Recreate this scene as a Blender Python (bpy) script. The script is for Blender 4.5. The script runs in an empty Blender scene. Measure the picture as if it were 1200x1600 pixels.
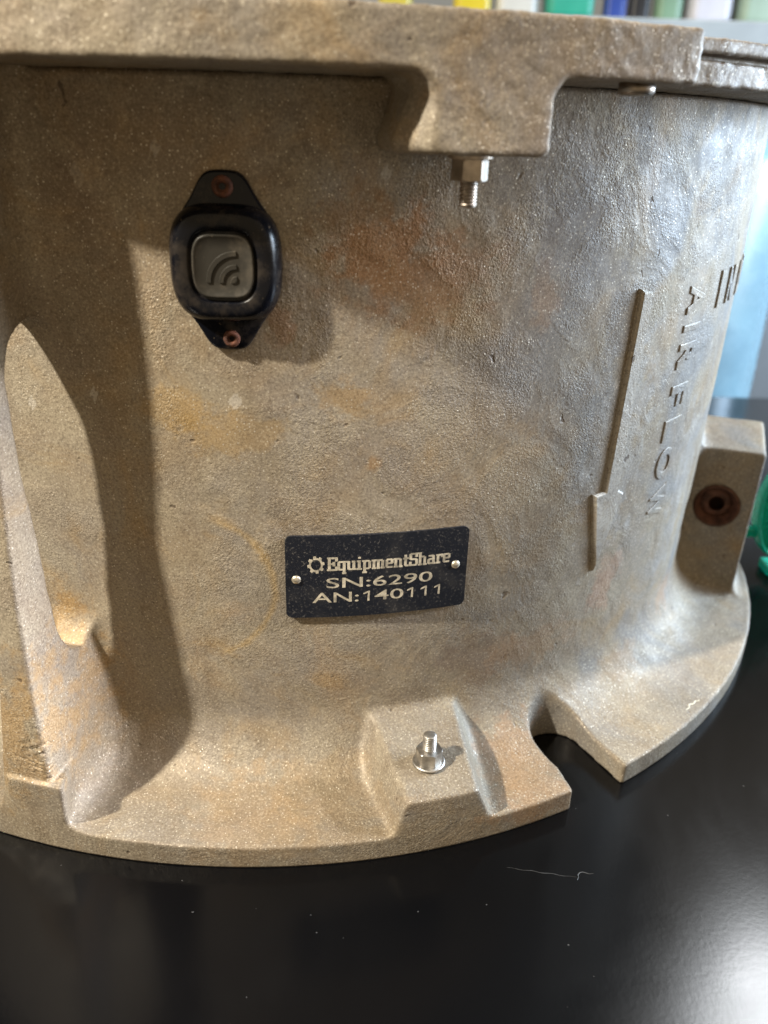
import bpy, bmesh, math, random
import numpy as np
from mathutils import Matrix, Vector
random.seed(7); np.random.seed(7)
S = 0.001                      # all shapes are written in millimetres
R_ = math.radians
scn = bpy.context.scene
C = scn.collection

# ------------------------------------------------------------------ camera
PITCH, ROLL, CAMP = 0.43060, 0.03093, (68.40, -610.92, 300.0)
cam = bpy.data.cameras.new('camera'); camo = bpy.data.objects.new('camera', cam); C.objects.link(camo)
cam.sensor_fit = 'VERTICAL'; cam.sensor_height = 36.0; cam.sensor_width = 27.0; cam.lens = 36.0*1300/1600
cam.clip_start = 0.01; cam.clip_end = 60
cp, sp, cr, sr = math.cos(PITCH), math.sin(PITCH), math.cos(ROLL), math.sin(ROLL)
fw = Vector((0, cp, -sp)); up = Vector((0, sp, cp)); rt = Vector((1, 0, 0))
r2 = cr*rt + sr*up; u2 = -sr*rt + cr*up
m = Matrix((r2, u2, -fw)).transposed().to_4x4(); m.translation = Vector(CAMP)*S
camo.matrix_world = m
cam.dof.use_dof = True; cam.dof.focus_distance = 0.36; cam.dof.aperture_fstop = 8
scn.camera = camo
scn.view_settings.view_transform = 'Standard'; scn.view_settings.look = 'None'
scn.view_settings.exposure = 0; scn.view_settings.gamma = 1
scn.cycles.use_denoising = True
scn.cycles.max_bounces = 6; scn.cycles.sample_clamp_indirect = 6

# ------------------------------------------------------------------ light
w = bpy.data.worlds.new('World'); scn.world = w; w.use_nodes = True
w.node_tree.nodes['Background'].inputs[0].default_value = (1.0, 0.78, 0.50, 1)
w.node_tree.nodes['Background'].inputs[1].default_value = 0.50

def dirv(az, el):
    a, e = R_(az), R_(el)
    return Vector((math.sin(a)*math.cos(e), -math.cos(a)*math.cos(e), math.sin(e)))
def area(name, pos, target, sx, sy, power, col):
    l = bpy.data.lights.new(name, 'AREA'); l.shape = 'RECTANGLE'; l.size = sx; l.size_y = sy
    l.energy = power; l.color = col
    o = bpy.data.objects.new(name, l); C.objects.link(o)
    o.location = pos; o.rotation_euler = (Vector(target)-Vector(pos)).to_track_quat('-Z', 'Y').to_euler()
    return o
tgt = Vector((0.0, -0.29, 0.15))
# hard work lamp, up and to the left of the camera
area('work_lamp', tgt+dirv(-57.5, 43)*2.6, tgt, 0.09, 0.09, 166, (1.0, 0.93, 0.79))
# cool windows to the right and behind right
area('side_window', tgt+dirv(97, 10)*1.5, tgt, 0.4, 0.4, 14, (0.76, 0.87, 1.0))
area('rear_window', tgt+dirv(112, 14)*1.5, tgt, 0.4, 0.4, 37, (0.57, 0.77, 1.0))
# bright high window behind and to the right (seen mirrored in the table)
area('high_window', (1.27, 0.98, 2.05), (0.2, -0.35, 0.0), 0.36, 0.40, 33, (0.93, 0.97, 1.0))
# added narrow spot along the housing front, only to brighten the fin side
sl = bpy.data.lights.new('fin_fill_spot', 'SPOT'); sl.energy = 290; sl.color = (0.93, 0.93, 1.0)
sl.spot_size = 2*math.atan(0.150/1.4); sl.spot_blend = 0.25; sl.shadow_soft_size = 0.07
so = bpy.data.objects.new('fin_fill_spot', sl); C.objects.link(so)
sp0 = Vector((-0.070, -0.428, 0.098)); so.location = sp0+dirv(91, 27)*1.4
so.rotation_euler = (sp0-so.location).to_track_quat('-Z', 'Y').to_euler()

# ------------------------------------------------------------------ helpers
def pol(r, az, z=0):
    a = R_(az); return (r*math.sin(a), -r*math.cos(a), z)
def mesh_obj(name, v, f, mat, parent=None, smooth=False, loc=None):
    me = bpy.data.meshes.new(name)
    me.from_pydata([tuple(c*S for c in p) for p in v], [], f); me.update()
    if smooth: me.polygons.foreach_set('use_smooth', [True]*len(me.polygons))
    me.materials.append(mat)
    o = bpy.data.objects.new(name, me); C.objects.link(o)
    if parent: o.parent = parent
    if loc: o.location = loc
    return o
def empty(name, loc, label, cat, rz=0, group=None):
    o = bpy.data.objects.new(name, None); C.objects.link(o); o.location = Vector(loc)*S
    o.rotation_euler = (0, 0, rz); o.empty_display_size = 0.02
    o['label'] = label; o['category'] = cat
    if group: o['group'] = group
    return o
def bm_obj(name, bm, mat, parent=None, smooth=False, bevel=0):
    me = bpy.data.meshes.new(name)
    bmesh.ops.recalc_face_normals(bm, faces=bm.faces)
    for v in bm.verts: v.co *= S
    bm.to_mesh(me); bm.free()
    if smooth: me.polygons.foreach_set('use_smooth', [True]*len(me.polygons))
    me.materials.append(mat)
    o = bpy.data.objects.new(name, me); C.objects.link(o)
    if parent: o.parent = parent
    if bevel:
        b = o.modifiers.new('bevel', 'BEVEL'); b.width = bevel*S; b.segments = 3; b.limit_method = 'ANGLE'
    return o
def box_bm(x0, x1, y0, y1, z0, z1, bm=None):
    bm = bm or bmesh.new()
    r = bmesh.ops.create_cube(bm, size=1)
    for v in r['verts']:
        v.co = Vector(((x0+x1)/2+v.co.x*(x1-x0), (y0+y1)/2+v.co.y*(y1-y0), (z0+z1)/2+v.co.z*(z1-z0)))
    return bm
def loft(loops, cap0=True, cap1=True):
    n = len(loops[0]); v = [p for l in loops for p in l]; f = []
    for k in range(len(loops)-1):
        for i in range(n):
            j = (i+1) % n
            f.append((k*n+i, k*n+j, (k+1)*n+j, (k+1)*n+i))
    if cap0: f.append(tuple(range(n))[::-1])
    if cap1: f.append(tuple(range((len(loops)-1)*n, len(loops)*n)))
    return v, f
def lathe(prof, n=40):
    return [[(r*math.cos(2*math.pi*i/n), r*math.sin(2*math.pi*i/n), z) for i in range(n)] for r, z in prof]

# ------------------------------------------------------------------ node helpers
class NT:
    def __init__(s, name):
        s.m = bpy.data.materials.new(name); s.m.use_nodes = True; s.t = s.m.node_tree
        s.b = s.t.nodes['Principled BSDF']; s.out = s.t.nodes['Material Output']
    def n(s, typ, **k):
        nd = s.t.nodes.new(typ)
        for a, b in k.items(): setattr(nd, a, b)
        return nd
    def l(s, a, b): s.t.links.new(a, b)
    def val(s, sock, x):
        if hasattr(x, 'is_output'): s.l(x, sock)
        else: sock.default_value = x
    def math(s, op, a, b=0.0, c=0.0, clamp=False):
        nd = s.n('ShaderNodeMath', operation=op); nd.use_clamp = clamp
        s.val(nd.inputs[0], a); s.val(nd.inputs[1], b); s.val(nd.inputs[2], c)
        return nd.outputs[0]
    def noise(s, vec, scale, detail=3, rough=.55, dist=0):
        nd = s.n('ShaderNodeTexNoise'); s.l(vec, nd.inputs['Vector'])
        nd.inputs['Scale'].default_value = scale; nd.inputs['Detail'].default_value = detail
        nd.inputs['Roughness'].default_value = rough; nd.inputs['Distortion'].default_value = dist
        return nd.outputs[0]
    def ramp(s, x, a, b, lo=0.0, hi=1.0):
        nd = s.n('ShaderNodeMapRange'); nd.interpolation_type = 'SMOOTHSTEP'
        s.val(nd.inputs['Value'], x)
        nd.inputs['From Min'].default_value = a; nd.inputs['From Max'].default_value = b
        nd.inputs['To Min'].default_value = lo; nd.inputs['To Max'].default_value = hi
        return nd.outputs[0]
    def mix(s, fac, a, b, mode='MIX'):
        nd = s.n('ShaderNodeMix', data_type='RGBA', blend_type=mode)
        s.val(nd.inputs[0], fac)
        for sock, x in ((nd.inputs[6], a), (nd.inputs[7], b)):
            if hasattr(x, 'is_output'): s.l(x, sock)
            else: sock.default_value = (*x, 1)
        return nd.outputs[2]
    def bump(s, h, dist, strength=1.0, normal=None):
        nd = s.n('ShaderNodeBump'); s.l(h, nd.inputs['Height'])
        nd.inputs['Distance'].default_value = dist; nd.inputs['Strength'].default_value = strength
        if normal: s.l(normal, nd.inputs['Normal'])
        return nd.outputs[0]

def simple(name, col, rough=.5, metal=0.0, bump=None, var=.15, vscale=60, **k):
    t = NT(name); co = t.n('ShaderNodeTexCoord').outputs['Object']
    ns = t.noise(co, vscale, 4)
    c = t.mix(t.ramp(ns, .3, .7), tuple(x*(1-var) for x in col), tuple(min(1, x*(1+var)) for x in col))
    t.l(c, t.b.inputs['Base Color']); t.b.inputs['Metallic'].default_value = metal
    t.l(t.ramp(t.noise(co, vscale*3, 3), .3, .7, rough*.85, min(1, rough*1.15)), t.b.inputs['Roughness'])
    if bump:
        t.l(t.bump(t.noise(co, bump[0], 3), bump[1]*S), t.b.inputs['Normal'])
    for a, b in k.items(): t.b.inputs[a].default_value = b
    return t.m

# ---- sand-cast alloy
def cast_mat(name, coarse=False):
    t = NT(name); co = t.n('ShaderNodeTexCoord').outputs['Object']
    sx = t.n('ShaderNodeSeparateXYZ'); t.l(co, sx.inputs[0]); X, Y, Z = sx.outputs
    az = t.math('ARCTAN2', X, t.math('MULTIPLY', Y, -1))          # radians
    u = t.math('MULTIPLY', az, 0.291)                             # arc length, metres
    big = t.noise(co, 9, 4, .6, .6); mid = t.noise(co, 38, 5, .62, .4); fine = t.noise(co, 950, 3, .7)
    col = t.mix(t.ramp(big, .36, .64), (.278, .216, .146), (.262, .231, .194))
    col = t.mix(t.ramp(mid, .34, .68, 0, .75), col, (.318, .272, .198))
    # warm ochre stains
    oc = t.noise(co, 22, 4, .6, 1.2)
    col = t.mix(t.ramp(oc, .50, .76, 0, .50), col, (.36, .23, .09))
    # cool grey patches
    gy = t.noise(co, 15, 3, .5, .7)
    gmask = t.math('MULTIPLY', t.ramp(gy, .46, .66, 0, .65), t.ramp(az, R_(12), R_(36), 0.15, 1))
    col = t.mix(gmask, col, (.185, .195, .21))
    def spot(azd, z, rx, rz, c, amt, nscale=95, soft=.42):
        global col_
        du = t.math('DIVIDE', t.math('SUBTRACT', u, R_(azd)*.291), rx*S)
        dz = t.math('DIVIDE', t.math('SUBTRACT', Z, z*S), rz*S)
        d = t.math('SQRT', t.math('ADD', t.math('MULTIPLY', du, du), t.math('MULTIPLY', dz, dz)))
        d = t.math('ADD', d, t.math('MULTIPLY', t.math('SUBTRACT', t.noise(co, nscale, 4, .65), .5), 3.2))
        return t.ramp(d, 1.15, 1.15-soft*1.8, 0, amt), c
    for a in ((13.5, 258, 20, 16, (.33, .15, .045), .62), (16, 248, 34, 20, (.27, .14, .06), .6), (11, 268, 16, 14, (.24, .13, .06), .5),
              (-2, 292, 60, 22, (.16, .12, .085), .5), (30, 285, 40, 24, (.15, .125, .105), .6), (-9, 225, 12, 60, (.19, .14, .09), .4), (36, 225, 12, 24, (.14, .135, .14), .5), (39, 160, 26, 60, (.345, .335, .32), .6), (56, 120, 20, 50, (.33, .32, .31), .5), (50, 286, 50, 34, (.125, .12, .12), .65), (64, 262, 14, 30, (.17, .165, .17), .45), (22, 214, 14, 10, (.17, .15, .13), .4), (24, 60, 24, 18, (.23, .17, .13), .5), (45, 25, 20, 8, (.32, .18, .08), .4), (16.8, 36, 26, 16, (.19, .155, .12), .45),  # dark greys high at right: mottling plus painted-in shade of the ring
              (10, 200, 12, 8, (.37, .23, .085), .5), (12.5, 172, 4, 4, (.36, .2, .07), .5),
              (1, 186, 22, 10, (.36, .235, .09), .5), (-3, 196, 15, 11, (.36, .235, .09), .5),
              (40.5, 85, 14, 20, (.40, .22, .13), .45), (58, 40, 20, 12, (.40, .23, .12), .45),
              (26.5, 12, 30, 14, (.40, .20, .08), .5), (30, 60, 30, 12, (.36, .23, .13), .4),
              (2, 10, 26, 12, (.38, .23, .10), .35), (8, 16, 40, 8, (.36, .23, .10), .3),
              (-17, 60, 30, 40, (.40, .24, .085), .5), (27, 240, 9, 14, (.33, .18, .08), .35),
              (6, 289, 7, 9, (.15, .12, .09), .5), (-8, 268, 10, 26, (.17, .12, .085), .35),
              (30, 262, 30, 24, (.17, .15, .14), .45), (5, 232, 6, 8, (.30, .13, .05), .4)):
        msk, c = spot(*a); col = t.mix(msk, col, c)
    cl = t.noise(co, 13, 5, .65, 1.5)
    col = t.mix(t.ramp(cl, .54, .72, 0, .30), col, (.36, .225, .10))
    cl2 = t.noise(co, 17, 5, .65, .9)
    col = t.mix(t.ramp(cl2, .38, .26, 0, .35), col, (.17, .135, .10))
    # faint ochre ring of a dried drip on the left of the name plate
    du = t.math('SUBTRACT', u, R_(-2.5)*.291); dz = t.math('SUBTRACT', Z, 112*S)
    rr = t.math('SQRT', t.math('ADD', t.math('MULTIPLY', du, du), t.math('MULTIPLY', dz, dz)))
    rr = t.math('ADD', rr, t.math('MULTIPLY', t.math('SUBTRACT', t.noise(co, 40, 3), .5), .006))
    band = t.math('ABSOLUTE', t.math('SUBTRACT', rr, .0345))
    side = t.ramp(du, .004, .016)
    msk = t.math('MULTIPLY', t.ramp(t.math('ADD', band, t.math('MULTIPLY', t.noise(co, 160, 3), .002)), .0038, .0008, 0, .42), side)
    col = t.mix(msk, col, (.46, .30, .10))
    if coarse: col = t.mix(t.ramp(az, R_(10), R_(26), 0, .62), col, (.155, .115, .075))  # right part of the ring darkened in colour to offset the window light
    else: col = t.mix(t.math('MULTIPLY', t.ramp(Z, .050, .012), t.ramp(t.noise(co, 30, 4, .6), .3, .7, .25, .60)), col, (.155, .125, .085))  # base flange toned down in colour, its flat top catches too much light
    # vertical grime runs and bare metal on worn edges
    mp = t.n('ShaderNodeMapping'); t.l(co, mp.inputs['Vector']); mp.inputs['Scale'].default_value = (60, 60, 9)
    run = t.noise(mp.outputs[0], 1.0, 4, .6)
    col = t.mix(t.ramp(run, .50, .72, 0, .40), col, (.16, .12, .08))
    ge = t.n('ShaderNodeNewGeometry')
    wear = t.math('MULTIPLY', t.ramp(ge.outputs['Pointiness'], .515, .56), t.ramp(mid, .35, .55, .25, 1))
    col = t.mix(t.math('MULTIPLY', wear, .55), col, (.50, .46, .40))
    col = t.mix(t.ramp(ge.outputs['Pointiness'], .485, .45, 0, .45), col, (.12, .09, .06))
    # grain: dark pits and light glints of the sand-cast skin
    col = t.mix(t.ramp(fine, .30, .52, .55, 0), col, (.10, .075, .05))
    col = t.mix(t.ramp(fine, .52, .70, 0, .42), col, (.55, .48, .36))
    vo = t.n('ShaderNodeTexVoronoi'); t.l(co, vo.inputs['Vector']); vo.inputs['Scale'].default_value = 1000
    sc = t.n('ShaderNodeSeparateColor'); t.l(vo.outputs['Color'], sc.inputs[0])
    gl = t.math('MULTIPLY', t.math('GREATER_THAN', sc.outputs[0], .90), t.ramp(vo.outputs['Distance'], .42, .2))
    col = t.mix(t.math('MULTIPLY', gl, .6), col, (.80, .74, .63))
    pt = t.noise(co, 140, 2, .5)
    col = t.mix(t.ramp(pt, .725, .78, 0, .7), col, (.07, .045, .03))
    t.l(col, t.b.inputs['Base Color'])
    t.val(t.b.inputs['Metallic'], t.math('ADD', .22, t.math('MULTIPLY', gl, .5)))
    t.l(t.ramp(mid, .3, .7, .52, .70), t.b.inputs['Roughness'])
    t.b.inputs['Specular IOR Level'].default_value = .4
    grain = t.noise(co, 1150, 2, .6)
    gamt = t.ramp(t.noise(co, 26, 4, .6, .8), .38, .62, .12, 1.0)
    b = t.bump(t.math('MULTIPLY', grain, gamt), (0.44 if not coarse else .18)*S)
    b = t.bump(t.math('MULTIPLY', t.noise(co, 480, 2, .5), gamt), (.22 if not coarse else .16)*S, 1, b)
    b = t.bump(t.noise(co, 60, 4, .6), (.14 if not coarse else .55)*S, 1, b)
    b = t.bump(t.ramp(pt, .71, .78, 1, 0), .30*S, 1, b)
    t.l(b, t.b.inputs['Normal'])
    return t.m
M = {}
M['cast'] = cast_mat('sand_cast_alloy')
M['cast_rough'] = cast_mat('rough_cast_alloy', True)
M['zinc'] = simple('zinc_plated_steel', (.46, .44, .41), .42, 1.0, bump=(900, .08), var=.35, vscale=200)
M['dull'] = simple('dull_plated_steel', (.36, .31, .26), .42, 1.0, bump=(700, .06), var=.3, vscale=180)
M['rust'] = simple('rusty_steel', (.105, .045, .028), .7, .25, bump=(500, .25), var=.45, vscale=160)
M['rivet_rust'] = simple('rusted_rivet', (.085, .030, .016), .85, 0.0, bump=(700, .35), var=.55, vscale=420)
M['hole'] = simple('dark_rust', (.045, .018, .011), .8, .1, var=.4, vscale=160)
M['brass'] = simple('dusty_rivet_metal', (.62, .56, .45), .4, .8, bump=(900, .05), var=.2, vscale=200)
M['ink'] = simple('etched_lettering', (.50, .45, .35), .55, .3, var=.40, vscale=330)
M['green'] = simple('green_plastic', (.0, .48, .32), .25, 0, var=.15, vscale=30)
M['green'].node_tree.nodes['Principled BSDF'].inputs['Transmission Weight'].default_value = .35

def plate_mat():
    t = NT('black_anodised_plate'); co = t.n('ShaderNodeTexCoord').outputs['Object']
    d = t.noise(co, 900, 3, .7); e = t.noise(co, 120, 3)
    k = t.math('MULTIPLY', t.ramp(d, .54, .70, 0, .36), t.ramp(e, .35, .6, .4, 1))
    col = t.mix(k, (.007, .009, .015), (.26, .24, .21))
    col = t.mix(t.ramp(t.noise(co, 60, 4), .5, .75, 0, .10), col, (.2, .18, .15))
    t.l(col, t.b.inputs['Base Color']); t.b.inputs['Roughness'].default_value = .42
    t.l(t.bump(d, .05*S), t.b.inputs['Normal']); return t.m
M['plate'] = plate_mat()
def rubber_mat(name, base, dust, rough, amt):
    t = NT(name); co = t.n('ShaderNodeTexCoord').outputs['Object']
    d = t.noise(co, 110, 5, .65); sp_ = t.noise(co, 800, 2, .6)
    col = t.mix(t.ramp(d, .45, .72, 0, amt), base, dust)
    col = t.mix(t.ramp(sp_, .70, .76, 0, .7), col, tuple(min(1, x*1.6) for x in dust))
    t.l(col, t.b.inputs['Base Color']); t.l(t.ramp(d, .35, .7, rough, rough+.2), t.b.inputs['Roughness'])
    t.b.inputs['Specular IOR Level'].default_value = .24
    t.l(t.bump(t.noise(co, 300, 3), .06*S), t.b.inputs['Normal']); return t.m
M['tag'] = rubber_mat('black_tag_plastic', (.004, .0045, .007), (.13, .10, .07), .17, .20)
M['pad'] = rubber_mat('dusty_tag_button', (.034, .031, .026), (.11, .09, .066), .34, .6)
def table_mat():
    t = NT('black_powder_coat'); co = t.n('ShaderNodeTexCoord').outputs['Object']
    sp_ = t.noise(co, 380, 1, .5); sm = t.noise(co, 7, 4, .6, .8)
    col = t.mix(t.ramp(sp_, .80, .83), (.0018, .0019, .0023), (.05, .05, .05))
    col = t.mix(t.ramp(sm, .5, .75, 0, .05), col, (.03, .03, .03))
    t.l(col, t.b.inputs['Base Color'])
    t.l(t.ramp(sm, .3, .7, .15, .20), t.b.inputs['Roughness'])
    t.b.inputs['Specular IOR Level'].default_value = .22
    b = t.bump(t.noise(co, 430, 2, .5), .014*S)
    t.l(b, t.b.inputs['Normal']); return t.m
M['table'] = table_mat()

# ------------------------------------------------------------------ implicit surfaces on a cylindrical grid
def smin(a, b, k):
    h = np.maximum(k-np.abs(a-b), 0)/k
    return np.minimum(a, b)-h*h*k*.25
def smax(a, b, k): return -smin(-a, -b, k)
def rbox(px, py, x0, x1, y0, y1, rad):
    qx = np.abs(px-(x0+x1)/2)-(x1-x0)/2+rad; qy = np.abs(py-(y0+y1)/2)-(y1-y0)/2+rad
    return np.minimum(np.maximum(qx, qy), 0)+np.hypot(np.maximum(qx, 0), np.maximum(qy, 0))-rad
def surface_nets(F, A, Rr, Z, name, mat, parent, jitter=.18):
    """A: azimuth samples in degrees, periodic over 360; Rr, Z: ascending mm."""
    A = np.radians(np.asarray(A)).astype(np.float32); Rr = np.asarray(Rr, np.float32); Z = np.asarray(Z, np.float32)
    na, nr, nz = len(A), len(Rr), len(Z)
    V = F(A[:, None, None], Rr[None, :, None], Z[None, None, :]).astype(np.float32)
    V = np.broadcast_to(V, (na, nr, nz)).copy()
    Vp = np.concatenate([V, V[:1]], 0); Ap = np.append(A, A[0]+2*np.pi)
    inside = Vp < 0
    cs = np.zeros((na, nr-1, nz-1), np.uint8)
    for i in (0, 1):
        for j in (0, 1):
            for k in (0, 1): cs += inside[i:na+i, j:nr-1+j, k:nz-1+k]
    act = (cs > 0) & (cs < 8); idx = -np.ones(act.shape, np.int64); I, J, K = np.nonzero(act); idx[I, J, K] = np.arange(len(I))
    acc = np.zeros((len(I), 3)); cnt = np.zeros(len(I))
    for ax in range(3):
        for p in (0, 1):
            for q in (0, 1):
                o = [0, 0, 0]; oth = [x for x in range(3) if x != ax]; o[oth[0]] = p; o[oth[1]] = q
                e = list(o); e[ax] = 1
                a = Vp[I+o[0], J+o[1], K+o[2]]; b = Vp[I+e[0], J+e[1], K+e[2]]
                cr_ = (a < 0) != (b < 0); tt = np.where(cr_, a/np.where(cr_, a-b, 1), 0)
                P0 = [Ap[I+o[0]], Rr[J+o[1]], Z[K+o[2]]]; P1 = [Ap[I+e[0]], Rr[J+e[1]], Z[K+e[2]]]
                for c in range(3): acc[:, c] += np.where(cr_, P0[c]+(P1[c]-P0[c])*tt, 0)
                cnt += cr_
    P = acc/cnt[:, None]
    for _ in range(2):                                   # pull the vertices onto the surface
        a, r, z = P.T; h = .25
        f = F(a, r, z); ga = (F(a+h/r, r, z)-F(a-h/r, r, z))/(2*h)
        gr = (F(a, r+h, z)-F(a, r-h, z))/(2*h); gz = (F(a, r, z+h)-F(a, r, z-h))/(2*h)
        g2 = ga*ga+gr*gr+gz*gz+1e-3; s = np.clip(f/g2, -1.0, 1.0)*.9
        P[:, 0] -= s*ga/r; P[:, 1] -= s*gr; P[:, 2] -= s*gz
    quads = []
    # edges along a
    def q4(c0, c1, c2, c3, flip):
        Q = np.stack([c0, c1, c2, c3], 1); Q[flip] = Q[flip][:, ::-1]; return Q[(Q >= 0).all(1)]
    a0, a1 = inside[:na], inside[1:na+1]
    i, j, k = np.nonzero(a0[:, 1:-1, 1:-1] != a1[:, 1:-1, 1:-1]); j += 1; k += 1
    quads.append(q4(idx[i, j-1, k-1], idx[i, j, k-1], idx[i, j, k], idx[i, j-1, k], ~a0[i, j, k]))
    ins = inside[:na]
    i, j, k = np.nonzero(ins[:, :-1, 1:-1] != ins[:, 1:, 1:-1]); k += 1; im = (i-1) % na
    quads.append(q4(idx[im, j, k-1], idx[im, j, k], idx[i, j, k], idx[i, j, k-1], ~ins[i, j, k]))
    i, j, k = np.nonzero(ins[:, 1:-1, :-1] != ins[:, 1:-1, 1:]); j += 1; im = (i-1) % na
    quads.append(q4(idx[im, j-1, k], idx[i, j-1, k], idx[i, j, k], idx[im, j, k], ~ins[i, j, k]))
    Q = np.concatenate(quads)
    a, r, z = P.T
    co = np.stack([r*np.sin(a), -r*np.cos(a), z], 1)
    me = bpy.data.meshes.new(name)
    me.vertices.add(len(co)); me.vertices.foreach_set('co', (co*S).astype(np.float32).ravel())
    me.loops.add(len(Q)*4); me.loops.foreach_set('vertex_index', Q.astype(np.int32).ravel())
    me.polygons.add(len(Q)); me.polygons.foreach_set('loop_start', np.arange(0, len(Q)*4, 4, dtype=np.int32))
    me.update(calc_edges=True); me.validate()
    me.polygons.foreach_set('use_smooth', np.ones(len(me.polygons), bool))
    me.materials.append(mat)
    o = bpy.data.objects.new(name, me); C.objects.link(o)
    if parent: o.parent = parent
    print(name, len(co), 'verts')
    return o

def wob(a, r, z, amp, fr):                                    # slow unevenness of a sand casting
    x = r*np.sin(a)*fr; y = -r*np.cos(a)*fr; zz = z*fr
    return amp*(np.sin(x*1.7+2.1*np.sin(zz*1.3+1))*np.cos(zz*1.9+1.3*np.sin(y*1.1+x*.7)) + .5*np.sin(x*4.1+zz*3.3+2*np.sin(y*2.3)))

AF = R_(-13.5)
def loc(a, r, az):
    d = a-R_(az); return r*np.sin(d), r*np.cos(d)
def F_low(a, r, z):
    Rb = 290.0 + np.interp(z, [40, 60, 180, 300], [-2.5, -1.5, 1.5, 3.0])
    body = r-Rb
    body = np.maximum(body, z-316.5)
    fl = np.maximum(r-341.5, z-11.8)+0*a
    fl = z-11.8+0*a+0*r
    # fin / grab handle
    u, v = loc(a, r, -13.5)
    vo = np.interp(z, [0, 34, 76, 187, 219, 255, 285, 310], [339.8, 339.8, 337, 330, 333, 335, 335, 334])
    taper = np.interp(z, [0, 34, 76, 120], [9, 6, 2, 0])
    fin = smax(np.abs(u+6.4)-6.4-taper, v-vo, 2.0)
    chip = np.exp(-((z-50)/13)**2-((u+1)/7)**2)*np.clip((v-331)/4, 0, 1)
    fin = fin+chip*.9*(np.sin(u*1.9+z*1.3)*np.sin(z*2.3-u*1.1)+.6*np.sin(z*3.1+u*.7)+.3)
    fin = np.maximum(fin, 270-v)
    vi = np.interp(z, [80, 95, 143, 173, 231], [312.5, 312.5, 315, 318, 318.5])
    zb = np.interp(v, [284, 291, 298, 306, 313], [97, 86, 80, 84, 94])
    hole = smax(smax(v-vi, z-231.0, 26), zb-z, 5)
    fin = smax(fin, -hole, 1.6)
    wv = np.interp(z, [60, 80, 100, 225, 245], [1, .5, 0, 0, 1])
    k = 5+11*wv
    lw = smin(body, fl, 38)
    lw = smin(lw, fin, k)
    blk = smax(smax(np.abs(u+2.2)-14.2+(341-v)*.35, z-36.0, 1.0), 318-v, 1)
    lw = smin(lw, blk, 1.6)
    # bolt pad
    u, v = loc(a, r, 16.8)
    L = 16.8+(341-v)*.10+(30-z)*.27; Rt = 17.3+(341-v)*.20+(30-z)*.40
    pad = smax(smax(u-Rt, -u-L, 2), z-(30.5+(341-v)*.17), 2.2)
    pad = np.maximum(pad, 262-v)
    lw = smin(lw, pad, 4.5)
    lw = smax(lw, r-341.5, 1.4)
    # right lug with the cross hole
    u, v = loc(a, r, 72)
    lug = smax(smax(-u, u-52, 2.0), smax(v-331.0-.02*z+1.5, z-(115.5+u*.14), 3.0), 2.4)
    lug = np.maximum(lug, 270-v)
    lw = smin(lw, lug, 9)
    cyl = np.hypot(v-308, z-75)
    rec = smax(smax(cyl-24.5, np.abs(u+20)-19.9, 2), 278-r, 2)                   # spot face cut into the body wall
    lw = smax(lw, -rec, 2.0)
    lw = np.maximum(lw, -np.maximum(cyl-14.6, np.abs(u-10)-24))
    # slot in the base flange
    u, v = loc(a, r, 32.0); uc = u-1.5-np.interp(v, [300, 325, 341], [0, -1.0, -3.5])
    hw = 15.6+np.interp(v, [308, 325, 343], [0, -.2, 1.8])
    slot = np.where(v > 307, np.abs(uc)-hw, np.hypot(uc, v-307)-15.6)
    slot = np.maximum(slot, z-45)
    lw = smax(lw, -slot, 1.6)
    lw = lw+wob(a, r, z, .10, .09)+wob(a, r, z, .02, .30)
    lw = np.maximum(lw, -z)
    return np.maximum(lw, 274-r)

azs = np.concatenate([np.arange(-40, 94, .24), np.arange(94, 320, 2.0)])
rs = np.arange(271, 346, 1.15)
zs = np.concatenate([np.arange(-1.5, 48, .9), np.arange(48, 126, 1.3), np.arange(126, 320, 2.2)])

H = empty('blower_housing', (0, 0, 0), 'sand-cast metal blower housing with riveted name plate and raised arrow on black table', 'blower housing')
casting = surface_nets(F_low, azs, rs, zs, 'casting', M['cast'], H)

def F_top(a, r, z):
    n = wob(a, r, z, .14, .14)+wob(a, r, z, .12, .36)
    s = (a-R_(17.15))*338
    slope = np.clip((320-z)/22, 0, 1)*.62*np.clip(338-r, 0, 15)
    lug = rbox(s+slope*np.clip((6-s)/26, 0, 1), z, -20.6, 20.0, 293.2, 345, 3.2)+np.maximum(296-r, 0)
    bot = smin(316.6-z+0*s, lug, 9)
    blk = smax(smax(r-338.3, bot, 1.8), z-333.6, 1.8)
    side = (a-R_(30.4))*338
    blk = smax(blk, side, 2.5)
    lo = smax(smax(r-331, 316.9-z, 1.2), z-325.2, 1.2)
    gv = smax(r-325, z-328, 1)
    gv = np.maximum(gv, 320-z)
    hi = smax(smax(r-331.6, 327.2-z, 1.2), z-332.4, 1.2)
    g = np.minimum(np.minimum(lo, gv), hi)
    g = np.minimum(g, blk)
    g = g+n
    # chips along the casting's lower edge
    return np.maximum(g, 280-r)
azt = np.concatenate([np.arange(-36, 62, .3), np.arange(62, 324, 2.0)])
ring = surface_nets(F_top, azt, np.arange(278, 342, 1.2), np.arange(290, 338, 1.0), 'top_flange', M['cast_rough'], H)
ring['label'] = 'thick rough top flange with a square bolt lug hanging below it'

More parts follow.
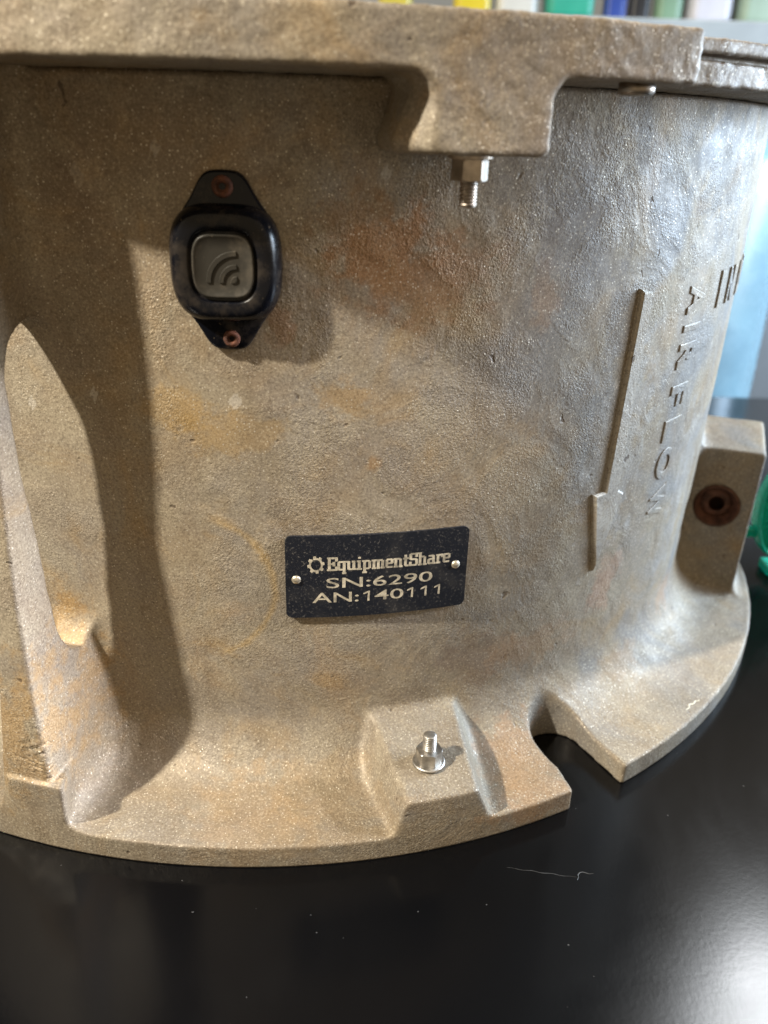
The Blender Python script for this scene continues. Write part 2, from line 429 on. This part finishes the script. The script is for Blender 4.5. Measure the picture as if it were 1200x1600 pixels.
# ------------------------------------------------------------------ bolts
def thread(rad, z0, z1, pitch=1.05, depth=.42, n=28):
    loops = []; steps = int((z1-z0)/(pitch/6))
    for k in range(steps+1):
        z = z0+(z1-z0)*k/steps; e = min(1, min(k, steps-k)/5+.55)
        loops.append([((rad*e-depth*abs(((z/pitch-i/n) % 1)*2-1))*math.cos(2*math.pi*i/n),
                       (rad*e-depth*abs(((z/pitch-i/n) % 1)*2-1))*math.sin(2*math.pi*i/n), z) for i in range(n)])
    return loft(loops)
def hexnut(af, z0, z1, rot=0, n=72, ch0=True, ch1=True):
    def hexr(t):
        t = (t+rot) % (math.pi/3)-math.pi/6; return af/2/math.cos(t)
    rc = af/2*1.155; hgt = z1-z0; loops = []
    lv = [(z0, rc*.90 if ch0 else rc), (z0+.12*hgt, rc), (z1-.12*hgt, rc), (z1, rc*.90 if ch1 else rc)]
    lv = [(z0, rc*.93 if ch0 else rc), (z0+.05*hgt, rc*.97 if ch0 else rc), (z0+.13*hgt, rc*1.01), (z1-.13*hgt, rc*1.01), (z1-.05*hgt, rc*.97 if ch1 else rc), (z1, rc*.93 if ch1 else rc)]
    for z, cap in lv:
        loops.append([(min(hexr(2*math.pi*i/n), cap)*math.cos(2*math.pi*i/n), min(hexr(2*math.pi*i/n), cap)*math.sin(2*math.pi*i/n), z) for i in range(n)])
    return loft(loops)
def stud(x, y, z, up, mat, top, tilt=0):
    o = empty_part = mesh_obj('threaded_stud', *thread(3.15, -2, top), mat, H, True)
    o.location = Vector((x, y, z))*S
    if not up: o.rotation_euler = (math.pi, 0, 0)
    nn = mesh_obj('hex_nut', *hexnut(11.0, 1.3, 8.0, .12), mat, o)
    ww = mesh_obj('washer', *loft(lathe([(3.2, 0), (7.2, 0), (7.6, .3), (7.6, 1.0), (7.2, 1.3), (3.2, 1.3)], 44)), mat, o)
    return o
px_, py_, _ = pol(321.5, 16.75)
b1 = stud(px_, py_, 33.6, True, M['zinc'], 16.5); b1['label'] = 'shiny stud with nut standing up from the lower bolt pad'
px_, py_, _ = pol(325.0, 16.7)
b2 = stud(px_, py_, 293.3, False, M['dull'], 16.5); b2['label'] = 'dull stud with nut hanging under the top flange lug'
px_, py_, _ = pol(327.5, 27.3)
bh = mesh_obj('bolt_head', *loft(lathe([(6.2, 0), (6.2, -3.2), (5.4, -4.2), (.1, -4.4)], 30)), M['dull'], H, True)
bh.location = Vector((px_, py_, 317.2))*S

# rusty bushing in the right lug
v_, f_ = loft(lathe([(13.6, -.4), (15.0, .6), (15.0, 22), (10.2, 22), (10.0, 6.2), (10.4, 5.0), (12.8, 1.5), (13.2, -.1), (13.6, -.4)], 48), False, False)
bush = mesh_obj('rusty_bushing', v_, f_, M['rust'], H, True)
ax = 72
a = R_(ax); tdir = Vector((math.cos(a), math.sin(a), 0)); rdir = Vector((math.sin(a), -math.cos(a), 0))
mm = Matrix((rdir, Vector((0, 0, 1)), tdir)).transposed()
if mm.determinant() < 0: mm = Matrix((-rdir, Vector((0, 0, 1)), tdir)).transposed()
bush.matrix_local = Matrix.Translation((rdir*308+Vector((0, 0, 75))+tdir*(-.2))*S) @ mm.to_4x4()
v_, f_ = loft(lathe([(9.9, 19), (.1, 19)], 32), False, True)
bk = mesh_obj('bore_bottom', v_, f_, M['hole'], bush)
v_, f_ = thread(10.0, 5.5, 21, 1.8, .7, 32)
f_ = [q for q in f_ if len(q) == 4]
mesh_obj('bore_thread', v_, f_, M['rust'], bush, True)

# ------------------------------------------------------------------ raised lettering and arrow
def text_mesh(s, size, extrude=0, offset=0, bev=0):
    cu = bpy.data.curves.new('t', 'FONT'); cu.body = s; cu.size = size; cu.extrude = extrude; cu.offset = offset; cu.bevel_depth = bev; cu.bevel_resolution = 2 if bev else 0
    cu.align_x = 'CENTER'; cu.align_y = 'CENTER'; cu.resolution_u = 5
    o = bpy.data.objects.new('t', cu); C.objects.link(o)
    dg = bpy.context.evaluated_depsgraph_get(); me = bpy.data.meshes.new_from_object(o.evaluated_get(dg))
    C.objects.unlink(o); bpy.data.objects.remove(o)
    return me
def wrap(verts, r0):
    return [(( r0+h)*math.sin(a_), -(r0+h)*math.cos(a_), z) for (a_, z, h) in verts]
RS = lambda z: 290.0+float(np.interp(z, [40, 60, 180, 300], [-2.5, -1.5, 1.5, 3.0]))
def slab(poly, h, inset=.6):
    """raised slab on the body: poly in (az deg, z)."""
    lo = []; hi = []; n = len(poly); cx = sum(p[0] for p in poly)/n; cz = sum(p[1] for p in poly)/n
    L1 = [(R_(p[0]), p[1]) for p in poly]
    loops = []
    for k, (hh, ins) in enumerate(((-1.5, -.5), (h*.6, .0), (h, inset*1.7))):
        lp = []
        for i in range(n):
            a0, z0 = L1[i-1]; a1, z1 = L1[i]; a2, z2 = L1[(i+1) % n]
            def nrm(ax_, az_, bx_, bz_):
                dx = (bx_-ax_)*291; dz = bz_-az_; l = math.hypot(dx, dz) or 1; return (-dz/l, dx/l)
            n1 = nrm(a0, z0, a1, z1); n2 = nrm(a1, z1, a2, z2)
            bx, bz = n1[0]+n2[0], n1[1]+n2[1]; q = bx*bx+bz*bz or 1; bx *= 2/q; bz *= 2/q
            ox, oz = bx*ins, bz*ins
            lp.append(pol(RS(z1)+hh, math.degrees(a1+ox/291), z1+oz))
        loops.append(lp)
    return loft(loops, False, True)
def dens(poly, step=6):
    out = []
    for i in range(len(poly)):
        a_, b_ = poly[i], poly[(i+1) % len(poly)]
        L = math.hypot((b_[0]-a_[0])*5.08, b_[1]-a_[1]); k = max(1, int(L/step))
        out += [(a_[0]+(b_[0]-a_[0])*t/k, a_[1]+(b_[1]-a_[1])*t/k) for t in range(k)]
    return out
arrow = [(37.85, 238.5), (37.25, 141.0), (35.75, 140.5), (37.65, 95.5), (40.35, 136.5), (39.35, 139.5), (39.45, 237.0)]
ar = sum(arrow[i][0]*arrow[(i+1) % 7][1]-arrow[(i+1) % 7][0]*arrow[i][1] for i in range(7))
if ar < 0: arrow = arrow[::-1]
v_, f_ = slab(dens(arrow, 500), 1.7)
# shaft and head as separate fans so that the concave outline caps cleanly
def slab_obj(name, polys, h, par):
    V, Fc = [], []
    for pl in polys:
        s_ = sum(pl[i][0]*pl[(i+1) % len(pl)][1]-pl[(i+1) % len(pl)][0]*pl[i][1] for i in range(len(pl)))
        if s_ < 0: pl = pl[::-1]
        v, f = slab(pl, h); o_ = len(V); V += v; Fc += [tuple(x+o_ for x in q) for q in f]
    return mesh_obj(name, V, Fc, M['cast'], par)
arr = slab_obj('raised_arrow', [arrow], 2.6, H)
arr['label'] = 'long raised arrow pointing down'

def raised_letter(ch, name, az, z, hgt, wid, rot, h=1.5, par=None):
    me = text_mesh(ch, 10, .4, .16, .28)
    vs = [v.co.copy() for v in me.vertices]
    x0 = min(v.x for v in vs); x1 = max(v.x for v in vs); y0 = min(v.y for v in vs); y1 = max(v.y for v in vs)
    out = []; zm = max(v.z for v in vs)
    for v in vs:
        X = (v.x-(x0+x1)/2)/max(x1-x0, 1e-6)*wid; Yy = (v.y-(y0+y1)/2)/(y1-y0)*hgt
        if rot: X, Yy = Yy, -X               # letter tops point to the right, word reads downwards
        zz = z+Yy
        out.append(pol(RS(zz)-.8+(v.z/zm+1)/2*(h+.8), az+math.degrees(X/291), zz))
    f = [tuple(p.vertices) for p in me.polygons]
    bm = bmesh.new(); vv = [bm.verts.new(p) for p in out]
    for q in f:
        try: bm.faces.new([vv[i] for i in q])
        except ValueError: pass
    bmesh.ops.remove_doubles(bm, verts=bm.verts, dist=.001)
    o = bm_obj(name, bm, M['cast'], par)
    bpy.data.meshes.remove(me)
    return o
for ch, z, wd in (('A', 229, 14), ('I', 215, 3.6), ('R', 201, 13), ('F', 180, 12), ('L', 161.5, 12), ('O', 142, 18), ('W', 119, 19)):
    raised_letter(ch, 'raised_letter', 48.4, z, 18.5, wd, True, .85, H)
for ch, azz, wd in (('I', 54.6, 3), ('N', 59.0, 13), ('L', 65.0, 11), ('E', 70, 11), ('T', 75, 12)):
    raised_letter(ch, 'raised_letter', azz, 230, 19, wd, False, 1.1, H)

# ------------------------------------------------------------------ name plate
PW, PH, PAZ, PZ = 84.0, 41.0, 13.35, 118.6
def plate_pt(x, y, h, r0=None):
    z = PZ+y+ -0.7*(x/42)
    return pol(291.1+h, PAZ+math.degrees(x/291.5), z)
def rrect(w_, h_, rad, seg=6, sub=0):
    pts = []
    for cx, cy, a0 in ((w_/2-rad, h_/2-rad, 0), (-w_/2+rad, h_/2-rad, 90), (-w_/2+rad, -h_/2+rad, 180), (w_/2-rad, -h_/2+rad, 270)):
        for i in range(seg+1):
            t = R_(a0+90*i/seg); pts.append((cx+rad*math.cos(t), cy+rad*math.sin(t)))
    return pts
def plate_mesh():
    nx, ny = 60, 24; rad = 3.0; V = []; Fc = []
    def sq(x, y):     # squeeze the corners round
        hx, hy = PW/2, PH/2
        dx, dy = abs(x)-(hx-rad), abs(y)-(hy-rad)
        if dx > 0 and dy > 0:
            m_ = max(dx, dy); l = math.hypot(dx, dy); s_ = m_/l
            x = math.copysign(hx-rad+dx*s_, x); y = math.copysign(hy-rad+dy*s_, y)
        return x, y
    xs = sorted(set([-PW/2+PW*i/nx for i in range(nx+1)]+[s*(PW/2-rad*k/5) for s in (-1, 1) for k in range(6)]))
    ys = sorted(set([-PH/2+PH*i/ny for i in range(ny+1)]+[s*(PH/2-rad*k/5) for s in (-1, 1) for k in range(6)]))
    NX, NY = len(xs), len(ys)
    for h in (0.55, -1.6):
        for y in ys:
            for x in xs:
                X, Y_ = sq(x, y); bow = .5*math.exp(-((X-30)/14)**2) if h > 0 else 0
                V.append(plate_pt(X, Y_, h))
    n1 = NX*NY
    for j in range(NY-1):
        for i in range(NX-1):
            a_ = j*NX+i; Fc.append((a_, a_+1, a_+NX+1, a_+NX)); Fc.append((n1+a_, n1+a_+NX, n1+a_+NX+1, n1+a_+1))
    rim = [i for i in range(NX)]+[j*NX+NX-1 for j in range(1, NY)]+[(NY-1)*NX+i for i in range(NX-2, -1, -1)]+[j*NX for j in range(NY-2, 0, -1)]
    for k in range(len(rim)):
        a_, b_ = rim[k], rim[(k+1) % len(rim)]; Fc.append((a_, n1+a_, n1+b_, b_))
    return V, Fc
plate = mesh_obj('name_plate', *plate_mesh(), M['plate'], H)
plate['label'] = 'black riveted name plate with pale etched lettering'
def flat_text(s, name, x, y, hgt, wid, off=0):
    me = text_mesh(s, 10, 0, off)
    vs = [v.co.copy() for v in me.vertices]
    x0 = min(v.x for v in vs); x1 = max(v.x for v in vs); y0 = min(v.y for v in vs); y1 = max(v.y for v in vs)
    out = [plate_pt(x+(v.x-(x0+x1)/2)/(x1-x0)*wid, y+(v.y-(y0+y1)/2)/(y1-y0)*hgt, .60) for v in vs]
    f = [tuple(p.vertices) for p in me.polygons]; bpy.data.meshes.remove(me)
    return mesh_obj(name, out, f, M['ink'], plate)
flat_text('SN:6290', 'serial_number', .5, -2.9, 5.2, 49, .05)
def PX(x): return (x-592)/12.25-.3
flat_text('AN:', 'asset_number', (PX(225)+PX(480))/2, -10.3, 5.2, PX(480)-PX(225), .05)
flat_text('40', 'asset_number', (PX(570)+PX(735))/2, -10.3, 5.2, PX(735)-PX(570), .05)
for x_ in (542, 792, 872, 952):                 # each figure one: stem and flag
    xr = PX(x_); tp, bt = -10.3+2.6, -10.3-2.6; V = []
    for q_, hh in (([(xr-1.05, bt), (xr, bt), (xr, tp), (xr-.75, tp)], .600), ([(xr-2.9, tp-1.75), (xr-2.9, tp-1.05), (xr-.8, tp), (xr-.9, tp-1.0)][::-1], .604)):
        V += [plate_pt(p_[0], p_[1], hh) for p_ in q_]
    mesh_obj('asset_number', V, [(0, 1, 2, 3), (4, 5, 6, 7)], M['ink'], plate)

# slab-serif word drawn as strokes: cap height 1, x height .68
G = {
 'E': (.70, [(.0, 0, .66, 0), (.0, 1, .66, 1), (.14, 0, .14, 1), (.14, .5, .46, .5), (.64, 0, .64, .24), (.64, 1, .64, .76), (.46, .36, .46, .64)]),
 'q': (.66, [(.10, .08, .10, .60), (.10, .66, .46, .66), (.10, .02, .46, .02), (.48, .68, .48, -.30), (.36, -.30, .62, -.30), (.46, .66, .62, .66)]),
 'u': (.70, [(.0, .66, .16, .66), (.14, .66, .14, .06), (.14, .02, .46, .02), (.38, .66, .52, .66), (.50, .68, .50, .0), (.48, .02, .66, .02)]),
 'i': (.40, [(.02, .66, .20, .66), (.18, .68, .18, 0), (.02, .0, .36, .0), (.11, .95, .27, .95)]),
 'p': (.68, [(.0, .66, .16, .66), (.16, .68, .16, -.30), (.02, -.30, .32, -.30), (.16, .66, .50, .66), (.52, .60, .52, .08), (.16, .02, .50, .02)]),
 'm': (.98, [(.0, .66, .16, .66), (.15, .68, .15, 0), (.02, 0, .28, 0), (.15, .66, .74, .66), (.46, .62, .46, 0), (.36, 0, .58, 0), (.78, .60, .78, 0), (.66, 0, .92, 0)]),
 'e': (.60, [(.10, .06, .10, .60), (.10, .66, .46, .66), (.48, .62, .48, .38), (.12, .34, .50, .34), (.10, .02, .50, .02)]),
 'n': (.70, [(.0, .66, .16, .66), (.15, .68, .15, 0), (.02, 0, .28, 0), (.15, .66, .46, .66), (.50, .60, .50, 0), (.38, 0, .64, 0)]),
 't': (.44, [(.16, .90, .16, .08), (.0, .64, .38, .64), (.16, .02, .38, .02)]),
 'S': (.66, [(.10, .56, .10, .92), (.10, .98, .54, .98), (.54, 1.0, .54, .74), (.10, .52, .52, .50), (.54, .46, .54, .08), (.10, .02, .54, .02), (.08, .0, .08, .26)]),
 'h': (.70, [(.0, .98, .16, .98), (.15, 1, .15, 0), (.02, 0, .28, 0), (.15, .66, .46, .66), (.50, .60, .50, 0), (.38, 0, .64, 0)]),
 'a': (.66, [(.10, .66, .44, .66), (.46, .64, .46, .04), (.10, .38, .46, .38), (.10, .34, .10, .06), (.10, .02, .44, .02), (.44, .0, .62, .0)]),
 'r': (.52, [(.0, .66, .16, .66), (.15, .68, .15, 0), (.02, 0, .32, 0), (.18, .66, .44, .66), (.45, .68, .45, .48)]),
}
def word(s, x0, ybase, cap, wid):
    tot = sum(G[c][0] for c in s); k = wid/tot; V = []; Fc = []; x = x0; n = 0
    for c in s:
        adv, st = G[c]
        for (xa, ya, xb, yb) in st:
            tk = .085; d = Vector((xb-xa, yb-ya)); L = d.length or 1; d /= L
            ex = .05 if abs(d.y) > .5 else .02
            hw_ = .10 if abs(d.y) > .5 else .075
            nx_, ny_ = -d.y*hw_, d.x*hw_
            n += 1; hh = .60+.002*(n % 9)
            q = [(xa-d.x*ex+nx_, ya-d.y*ex+ny_), (xa-d.x*ex-nx_, ya-d.y*ex-ny_), (xb+d.x*ex-nx_, yb+d.y*ex-ny_), (xb+d.x*ex+nx_, yb+d.y*ex+ny_)]
            o_ = len(V)
            V += [plate_pt(x+p[0]*k, ybase+p[1]*cap, hh) for p in q]; Fc.append((o_, o_+1, o_+2, o_+3))
        x += adv*k
    return V, Fc
mesh_obj('maker_name', *word('EquipmentShare', -23.6, 3.7, 5.9, 57.0), M['ink'], plate)
def gear_logo(cx, cy, r):
    V = []; Fc = []; n = 96
    for i in range(n):
        t = 2*math.pi*i/n; tooth = 1.0 if (i % 12) < 6 else .80
        gap = (26 <= i <= 29) or (74 <= i <= 77)
        ri = r*.58; ro = r*tooth
        V.append(plate_pt(cx+ri*.86*math.cos(t), cy+ri*math.sin(t), .60)); V.append(plate_pt(cx+ro*.86*math.cos(t), cy+ro*math.sin(t), .60))
    for i in range(n):
        if i % 48 in (31, 32): continue
        a_, b_ = 2*i, 2*((i+1) % n); Fc.append((a_, a_+1, b_+1, b_))
    return V, Fc
mesh_obj('gear_logo', *gear_logo(-28.6, 6.4, 4.4), M['ink'], plate)
def rivet(par, P, nrm, r, mat, name='rivet', slot=False):
    dim = name == 'rusty_rivet'
    v, f = loft(lathe([(r, -.6), (r, .15), (r*.86, .55*r*.6), (r*.55, .85*r*.6)]+([(r*.42, .5*r*.6), (r*.30, .05), (r*.05, 0)] if dim else [(r*.1, r*.62)]), 24), False, True)
    o = mesh_obj(name, v, f, mat, par, True)
    o.rotation_euler = Vector(nrm).to_track_quat('Z', 'Y').to_euler(); o.location = Vector(P)*S
    return o
for x, y in ((-37.3, -.8), (36.2, 1.6)):
    P = plate_pt(x, y, .5); rivet(plate, P, (P[0], P[1], 0), 2.1, M['brass'])

# ------------------------------------------------------------------ tracker tag
TAZ, TZ, TR = 1.45, 253.5, 292.2
T = bpy.data.objects.new('tracker_tag', None)
def tag_pt(x, y, h):                         # local tangent frame
    a_ = R_(TAZ); X = Vector((math.cos(a_), math.sin(a_), 0)); N = Vector((math.sin(a_), -math.cos(a_), 0))
    return tuple(N*(TR+h)+X*x+Vector((0, 0, TZ+y)))
def sup(hx, hy, e, n=72, top=0.0):
    pts = []
    for i in range(n):
        t = 2*math.pi*i/n; c, s_ = math.cos(t), math.sin(t)
        x = math.copysign(abs(c)**(2/e), c)*hx; y = math.copysign(abs(s_)**(2/e), s_)*hy
        pts.append((x*(1-.13*abs(y/hy)**2.2), y))
    return pts
def tab_outline(n=72):
    pts = []
    for i in range(n):
        t = 2*math.pi*i/n; c, s_ = math.cos(t), math.sin(t)
        y = math.copysign(abs(s_)**(2/3.2), s_)*32.2
        wdt = 19.2-np.interp(abs(y), [0, 16, 20, 24, 32.2], [0, 1.8, 4.6, 6.8, 8.6 if y > 0 else 8.9])
        x = math.copysign(abs(c)**(2/4.2), c)*wdt
        pts.append((x, y))
    # smooth
    for _ in range(2): pts = [tuple((pts[k-1][d]+2*pts[k][d]+pts[(k+1) % n][d])/4 for d in (0, 1)) for k in range(n)]
    return pts
def lft(levels, outline):
    return loft([[tag_pt(x*s_x, y*s_y, h) for x, y in outline] for s_x, s_y, h in levels], False, True)
ol = tab_outline()
v_, f_ = lft([(1, 1, -3.5), (1.0, 1.0, 2.0), (.985, .99, 2.9), (.94, .97, 3.3)], ol)
tagb = mesh_obj('tracker_tag', v_, f_, M['tag'], H, True)
tagb['label'] = 'black plastic tracker tag with rusty rivets and a signal symbol'
ol = sup(20.4, 21.0, 3.9)
v_, f_ = lft([(1, 1, -2), (1, 1, 4.2), (.985, .985, 5.6), (.95, .955, 7.6), (.895, .905, 9.3), (.84, .855, 10.3), (.78, .80, 10.65), (.64, .64, 10.7), (.615, .615, 10.4), (.60, .60, 9.2), (.56, .56, 9.1)], ol)
cas = mesh_obj('tag_case', v_, f_, M['tag'], tagb, True)
ol = sup(11.2, 11.2, 4.6)
v_, f_ = lft([(1, 1, 8.8), (1, 1, 10.3), (.97, .97, 10.75), (.93, .93, 10.75), (.90, .90, 10.45), (.5, .5, 10.4)], ol)
padb = mesh_obj('tag_button', v_, f_, M['pad'], tagb, True)
def arc_ridge(cx, cy, r, w_, a0, a1, h0, h1, n=18):
    loops = []
    for i in range(n+1):
        t = R_(a0+(a1-a0)*i/n); pr = []
        for dr, hh in ((-w_/2-.35, h0), (-w_/2, h1), (w_/2, h1), (w_/2+.35, h0)):
            pr.append(tag_pt(cx+(r+dr)*math.cos(t), cy+(r+dr)*math.sin(t), hh))
        loops.append(pr)
    return loft(loops)
for r, w_ in ((10.2, 1.5), (5.6, 1.4), (1.4, 1.5)):
    mesh_obj('signal_arc', *arc_ridge(4.9, -5.6, r, w_, 90, 180, 10.2, 11.0), M['pad'], tagb)
for y in (26.6, -27.6):
    P = tag_pt(0 if y > 0 else .8, y, 3.2); rv = rivet(tagb, P, (math.sin(R_(TAZ)), -math.cos(R_(TAZ)), 0), 3.9 if y > 0 else 3.3, M['rivet_rust'], 'rusty_rivet')
bpy.data.objects.remove(T)

# pale scuff on the base flange
def ribbon(pts, wd, hgt, zf):
    V = []; Fc = []
    for i, (x, y) in enumerate(pts):
        a_ = pts[max(i-1, 0)]; b_ = pts[min(i+1, len(pts)-1)]; d = Vector((b_[0]-a_[0], b_[1]-a_[1])).normalized()
        w2 = wd*(.35+.65*math.sin(math.pi*(i+.5)/len(pts)))*random.uniform(.6, 1.2)
        for s_, h in ((-1, 0), (0, hgt), (1, 0)): V.append((x-d.y*w2*s_, y+d.x*w2*s_, zf+h))
        if i:
            o_ = 3*i; Fc += [(o_-3, o_-2, o_+1, o_), (o_-2, o_-1, o_+2, o_+1)]
    return V, Fc
M['chalk'] = simple('pale_scuff', (.62, .60, .50), .8, 0, var=.3, vscale=500)
M['lint'] = simple('pale_scratch', (.04, .04, .04), .6, 0, var=.3, vscale=500)
cx, cy, _ = pol(334, 47)
mesh_obj('scuff_mark', *ribbon([(cx-5, cy-7), (cx-2, cy-4.5), (cx-1.5, cy-2), (cx+1.5, cy-1.0), (cx+3, cy+1.5), (cx+5.5, cy+1.8)], .45, .12, 12.0), M['chalk'], H)

# ------------------------------------------------------------------ table
TB = empty('black_table', (0, -100, 0), 'black powder-coated table under the blower housing with fine white scratches', 'table')
bm = box_bm(-1100, 1100, -850+100, 432+100, -30, -.15)
tt = bm_obj('table_top', bm, M['table'], TB, bevel=3)
for sx_ in (-1, 1):
    for sy_ in (-1, 1):
        bm = box_bm(sx_*1040-25, sx_*1040+25, (-109+100)+sy_*560-25, (-109+100)+sy_*560+25, -760, -30)
        bm_obj('leg', bm, M['table'], TB, bevel=2)
def tline(pts): return [(x, y+100) for x, y in pts]
A0 = (128.5, -336.6); A1 = (159.5, -341.0)
scr = [(A0[0]+(A1[0]-A0[0])*i/20, A0[1]+(A1[1]-A0[1])*i/20+.25*math.sin(i*1.1)) for i in range(21)]
mesh_obj('scratch', *ribbon(tline(scr), .13, .04, -.13), M['lint'], TB)
cur = [(x_+68.2, y_) for x_, y_ in [(91.0, -342.3), (91.8, -341), (91.9, -339.5), (92.8, -338.3), (94.2, -337.8), (95.6, -338.2), (97.0, -338.8), (99.2, -338.4)]]
mesh_obj('scratch', *ribbon(tline(cur), .24, .07, -.13), M['lint'], TB)

# ------------------------------------------------------------------ green plastic clip
gc = empty('green_plastic_clip', (366, -45, 0), 'green translucent plastic clip behind the lug at the right edge', 'clip')
loops = []
for i in range(33):
    t = math.pi*(.5+1.9*i/32); cx, cz = 2+17*math.cos(t), 34+37*math.sin(t)
    nx, nz = math.cos(t), math.sin(t); wd = 6.5+1.5*math.sin(t*2)
    loops.append([(cx+nx*p, q, cz+nz*p*.8) for p, q in ((-1.6, -wd), (1.2, -wd*1.05), (2.4, -wd*.5), (2.6, 0), (2.4, wd*.5), (1.2, wd*1.05), (-1.6, wd), (-2.2, 0))])
lp = mesh_obj('clip_loop', *loft(loops), M['green'], gc, True); lp.modifiers.new('sub', 'SUBSURF').render_levels = 1
nub = bm_obj('clip_nub', box_bm(-22, -11, -4, 4, 10, 17), M['green'], gc, bevel=1.2)
web = [[(2+(15.5*k_)*math.cos(2*math.pi*i/40), yy, 34+(35.5*k_)*math.sin(2*math.pi*i/40)) for i in range(40)] for k_, yy in ((.2, 1.6), (1, 1.2), (1, -1.2), (.2, -1.6))]
wb = mesh_obj('clip_web', *loft(web), M['green'], gc, False)
for o_ in (lp, nub, wb): o_.location = (-5*S, 0, 20*S)
foot = bm_obj('clip_base', box_bm(-6, 26, -9, 9, .1, 8), M['green'], gc, bevel=1.5)

# ------------------------------------------------------------------ what stands behind the table
def m_(n, c, r=.5, **k): return simple(n, c, r, 0, var=.08, vscale=12, **k)
M['floor'] = simple('grey_concrete_floor', (.20, .20, .20), .8, 0, bump=(60, .5), var=.15, vscale=5)
M['wall'] = simple('pale_workshop_wall', (.25, .27, .29), .7, 0, var=.1, vscale=4)
fl = bm_obj('floor', box_bm(-4000, 4000, -3000, 2600, -800, -760), M['floor']); fl['kind'] = 'structure'
wl = bm_obj('wall', box_bm(-4000, 4000, 2600, 2700, -760, 2200), M['wall']); wl['kind'] = 'structure'
# pale blue drum
dr = empty('plastic_drum', (480, 600, -760), 'pale blue plastic drum standing behind the table at the right', 'drum')
pr = [(.1, 0), (112, 0), (118, 8), (118, 180), (122, 190), (118, 200), (118, 520), (122, 530), (118, 540), (118, 1000), (112, 1040), (95, 1060), (60, 1066), (.1, 1066)]
v, f = loft(lathe(pr, 72), False, False)
M['blue'] = m_('pale_blue_plastic', (.14, .235, .285), .28)
mesh_obj('drum_body', v, f, M['blue'], dr, True)
for k in (-1, 1):
    mesh_obj('cap', *loft([[(60*k*.8+p[0], p[1], p[2]+1063) for p in l] for l in lathe([(20, 0), (20, 14), (17, 17), (.1, 17)], 32)], False, False), M['blue'], dr, True)
# grey cabinet to the right
cb = empty('grey_cabinet', (900, 1000, -760), 'grey metal cabinet with a pale top behind the drum', 'cabinet')
M['cab'] = m_('grey_cabinet_paint', (.20, .21, .22), .45); M['top'] = m_('pale_bench_top', (.24, .27, .29), .5)
bm_obj('cabinet_body', box_bm(-300, 300, -100, 300, 0, 1180), M['cab'], cb, bevel=4)
for k in range(3): bm_obj('cabinet_door', box_bm(-295+200*k, -102+200*k, -108, -100, 20, 1160), M['cab'], cb, bevel=2)
# shelf unit along the back, its contents just showing over the flange
sh = empty('back_shelf', (350, 1080, -760), 'pale grey steel shelf behind the housing carrying tubs and boxes', 'shelf')
bm_obj('shelf_board', box_bm(-900, 700, -80, 260, 1205, 1242), M['top'], sh, bevel=3)
for x in (-860, 660):
    for y in (-60, 240): bm_obj('upright', box_bm(x-18, x+18, y-18, y+18, 0, 1205), M['cab'], sh, bevel=1)
bm_obj('back_panel', box_bm(-880, 680, 250, 258, 300, 1204), M['cab'], sh)
SZ = 482.3
def tub(name, label, cat, x0, x1, y, hgt, col, lid=None, taper=.9, rough=.35):
    o = empty(name, ((x0+x1)/2, y, SZ), label, cat); w2 = (x1-x0)/2; mt = m_(name+'_plastic', col, rough)
    def rr(s, z): return [(p[0]*s, p[1]*s, z) for p in rrect(2*w2, min(2*w2, 130), min(14, w2*.6), 5)]
    mesh_obj('tub_body', *loft([rr(taper, 0), rr(taper+.03, 4), rr(1, hgt*.93), rr(1.04, hgt*.94), rr(1.04, hgt)]), mt, o, False)
    mesh_obj('lid', *loft([rr(1.06, hgt+.5), rr(1.06, hgt+9), rr(1.0, hgt+13)]), m_(name+'_lid', lid or col, rough), o, False)
    return o
tub('yellow_tub', 'yellow plastic tub leftmost on the back shelf', 'tub', 30, 92, 1040, 120, (.35, .29, .04))
tub('yellow_bottle', 'deep yellow bottle beside the white carton on the back shelf', 'bottle', 158, 224, 1040, 150, (.42, .33, .02), (.35, .28, .05))
tub('white_carton', 'white carton between the yellow bottle and the green tub', 'carton', 232, 300, 1045, 110, (.40, .40, .38), taper=1)
tub('green_tub', 'bright green plastic tub on the back shelf', 'tub', 312, 396, 1040, 130, (.02, .24, .17))
tub('blue_box', 'small dark blue box between the green tub and the black box', 'box', 416, 452, 1040, 90, (.015, .04, .20), taper=1)
tub('black_box', 'black box on the back shelf right of the blue box', 'box', 458, 492, 1040, 120, (.01, .01, .012), taper=1)
tub('olive_bottle', 'grey green bottle beside the black box', 'bottle', 500, 548, 1040, 120, (.13, .22, .15))
tub('white_sack', 'white bin between the olive bottle and the sage container', 'bin', 556, 628, 1046, 140, (.40, .40, .45), taper=.95)
tub('sage_container', 'sage green container at the right end of the back shelf', 'container', 638, 708, 1040, 100, (.22, .30, .24), (.10, .13, .11))
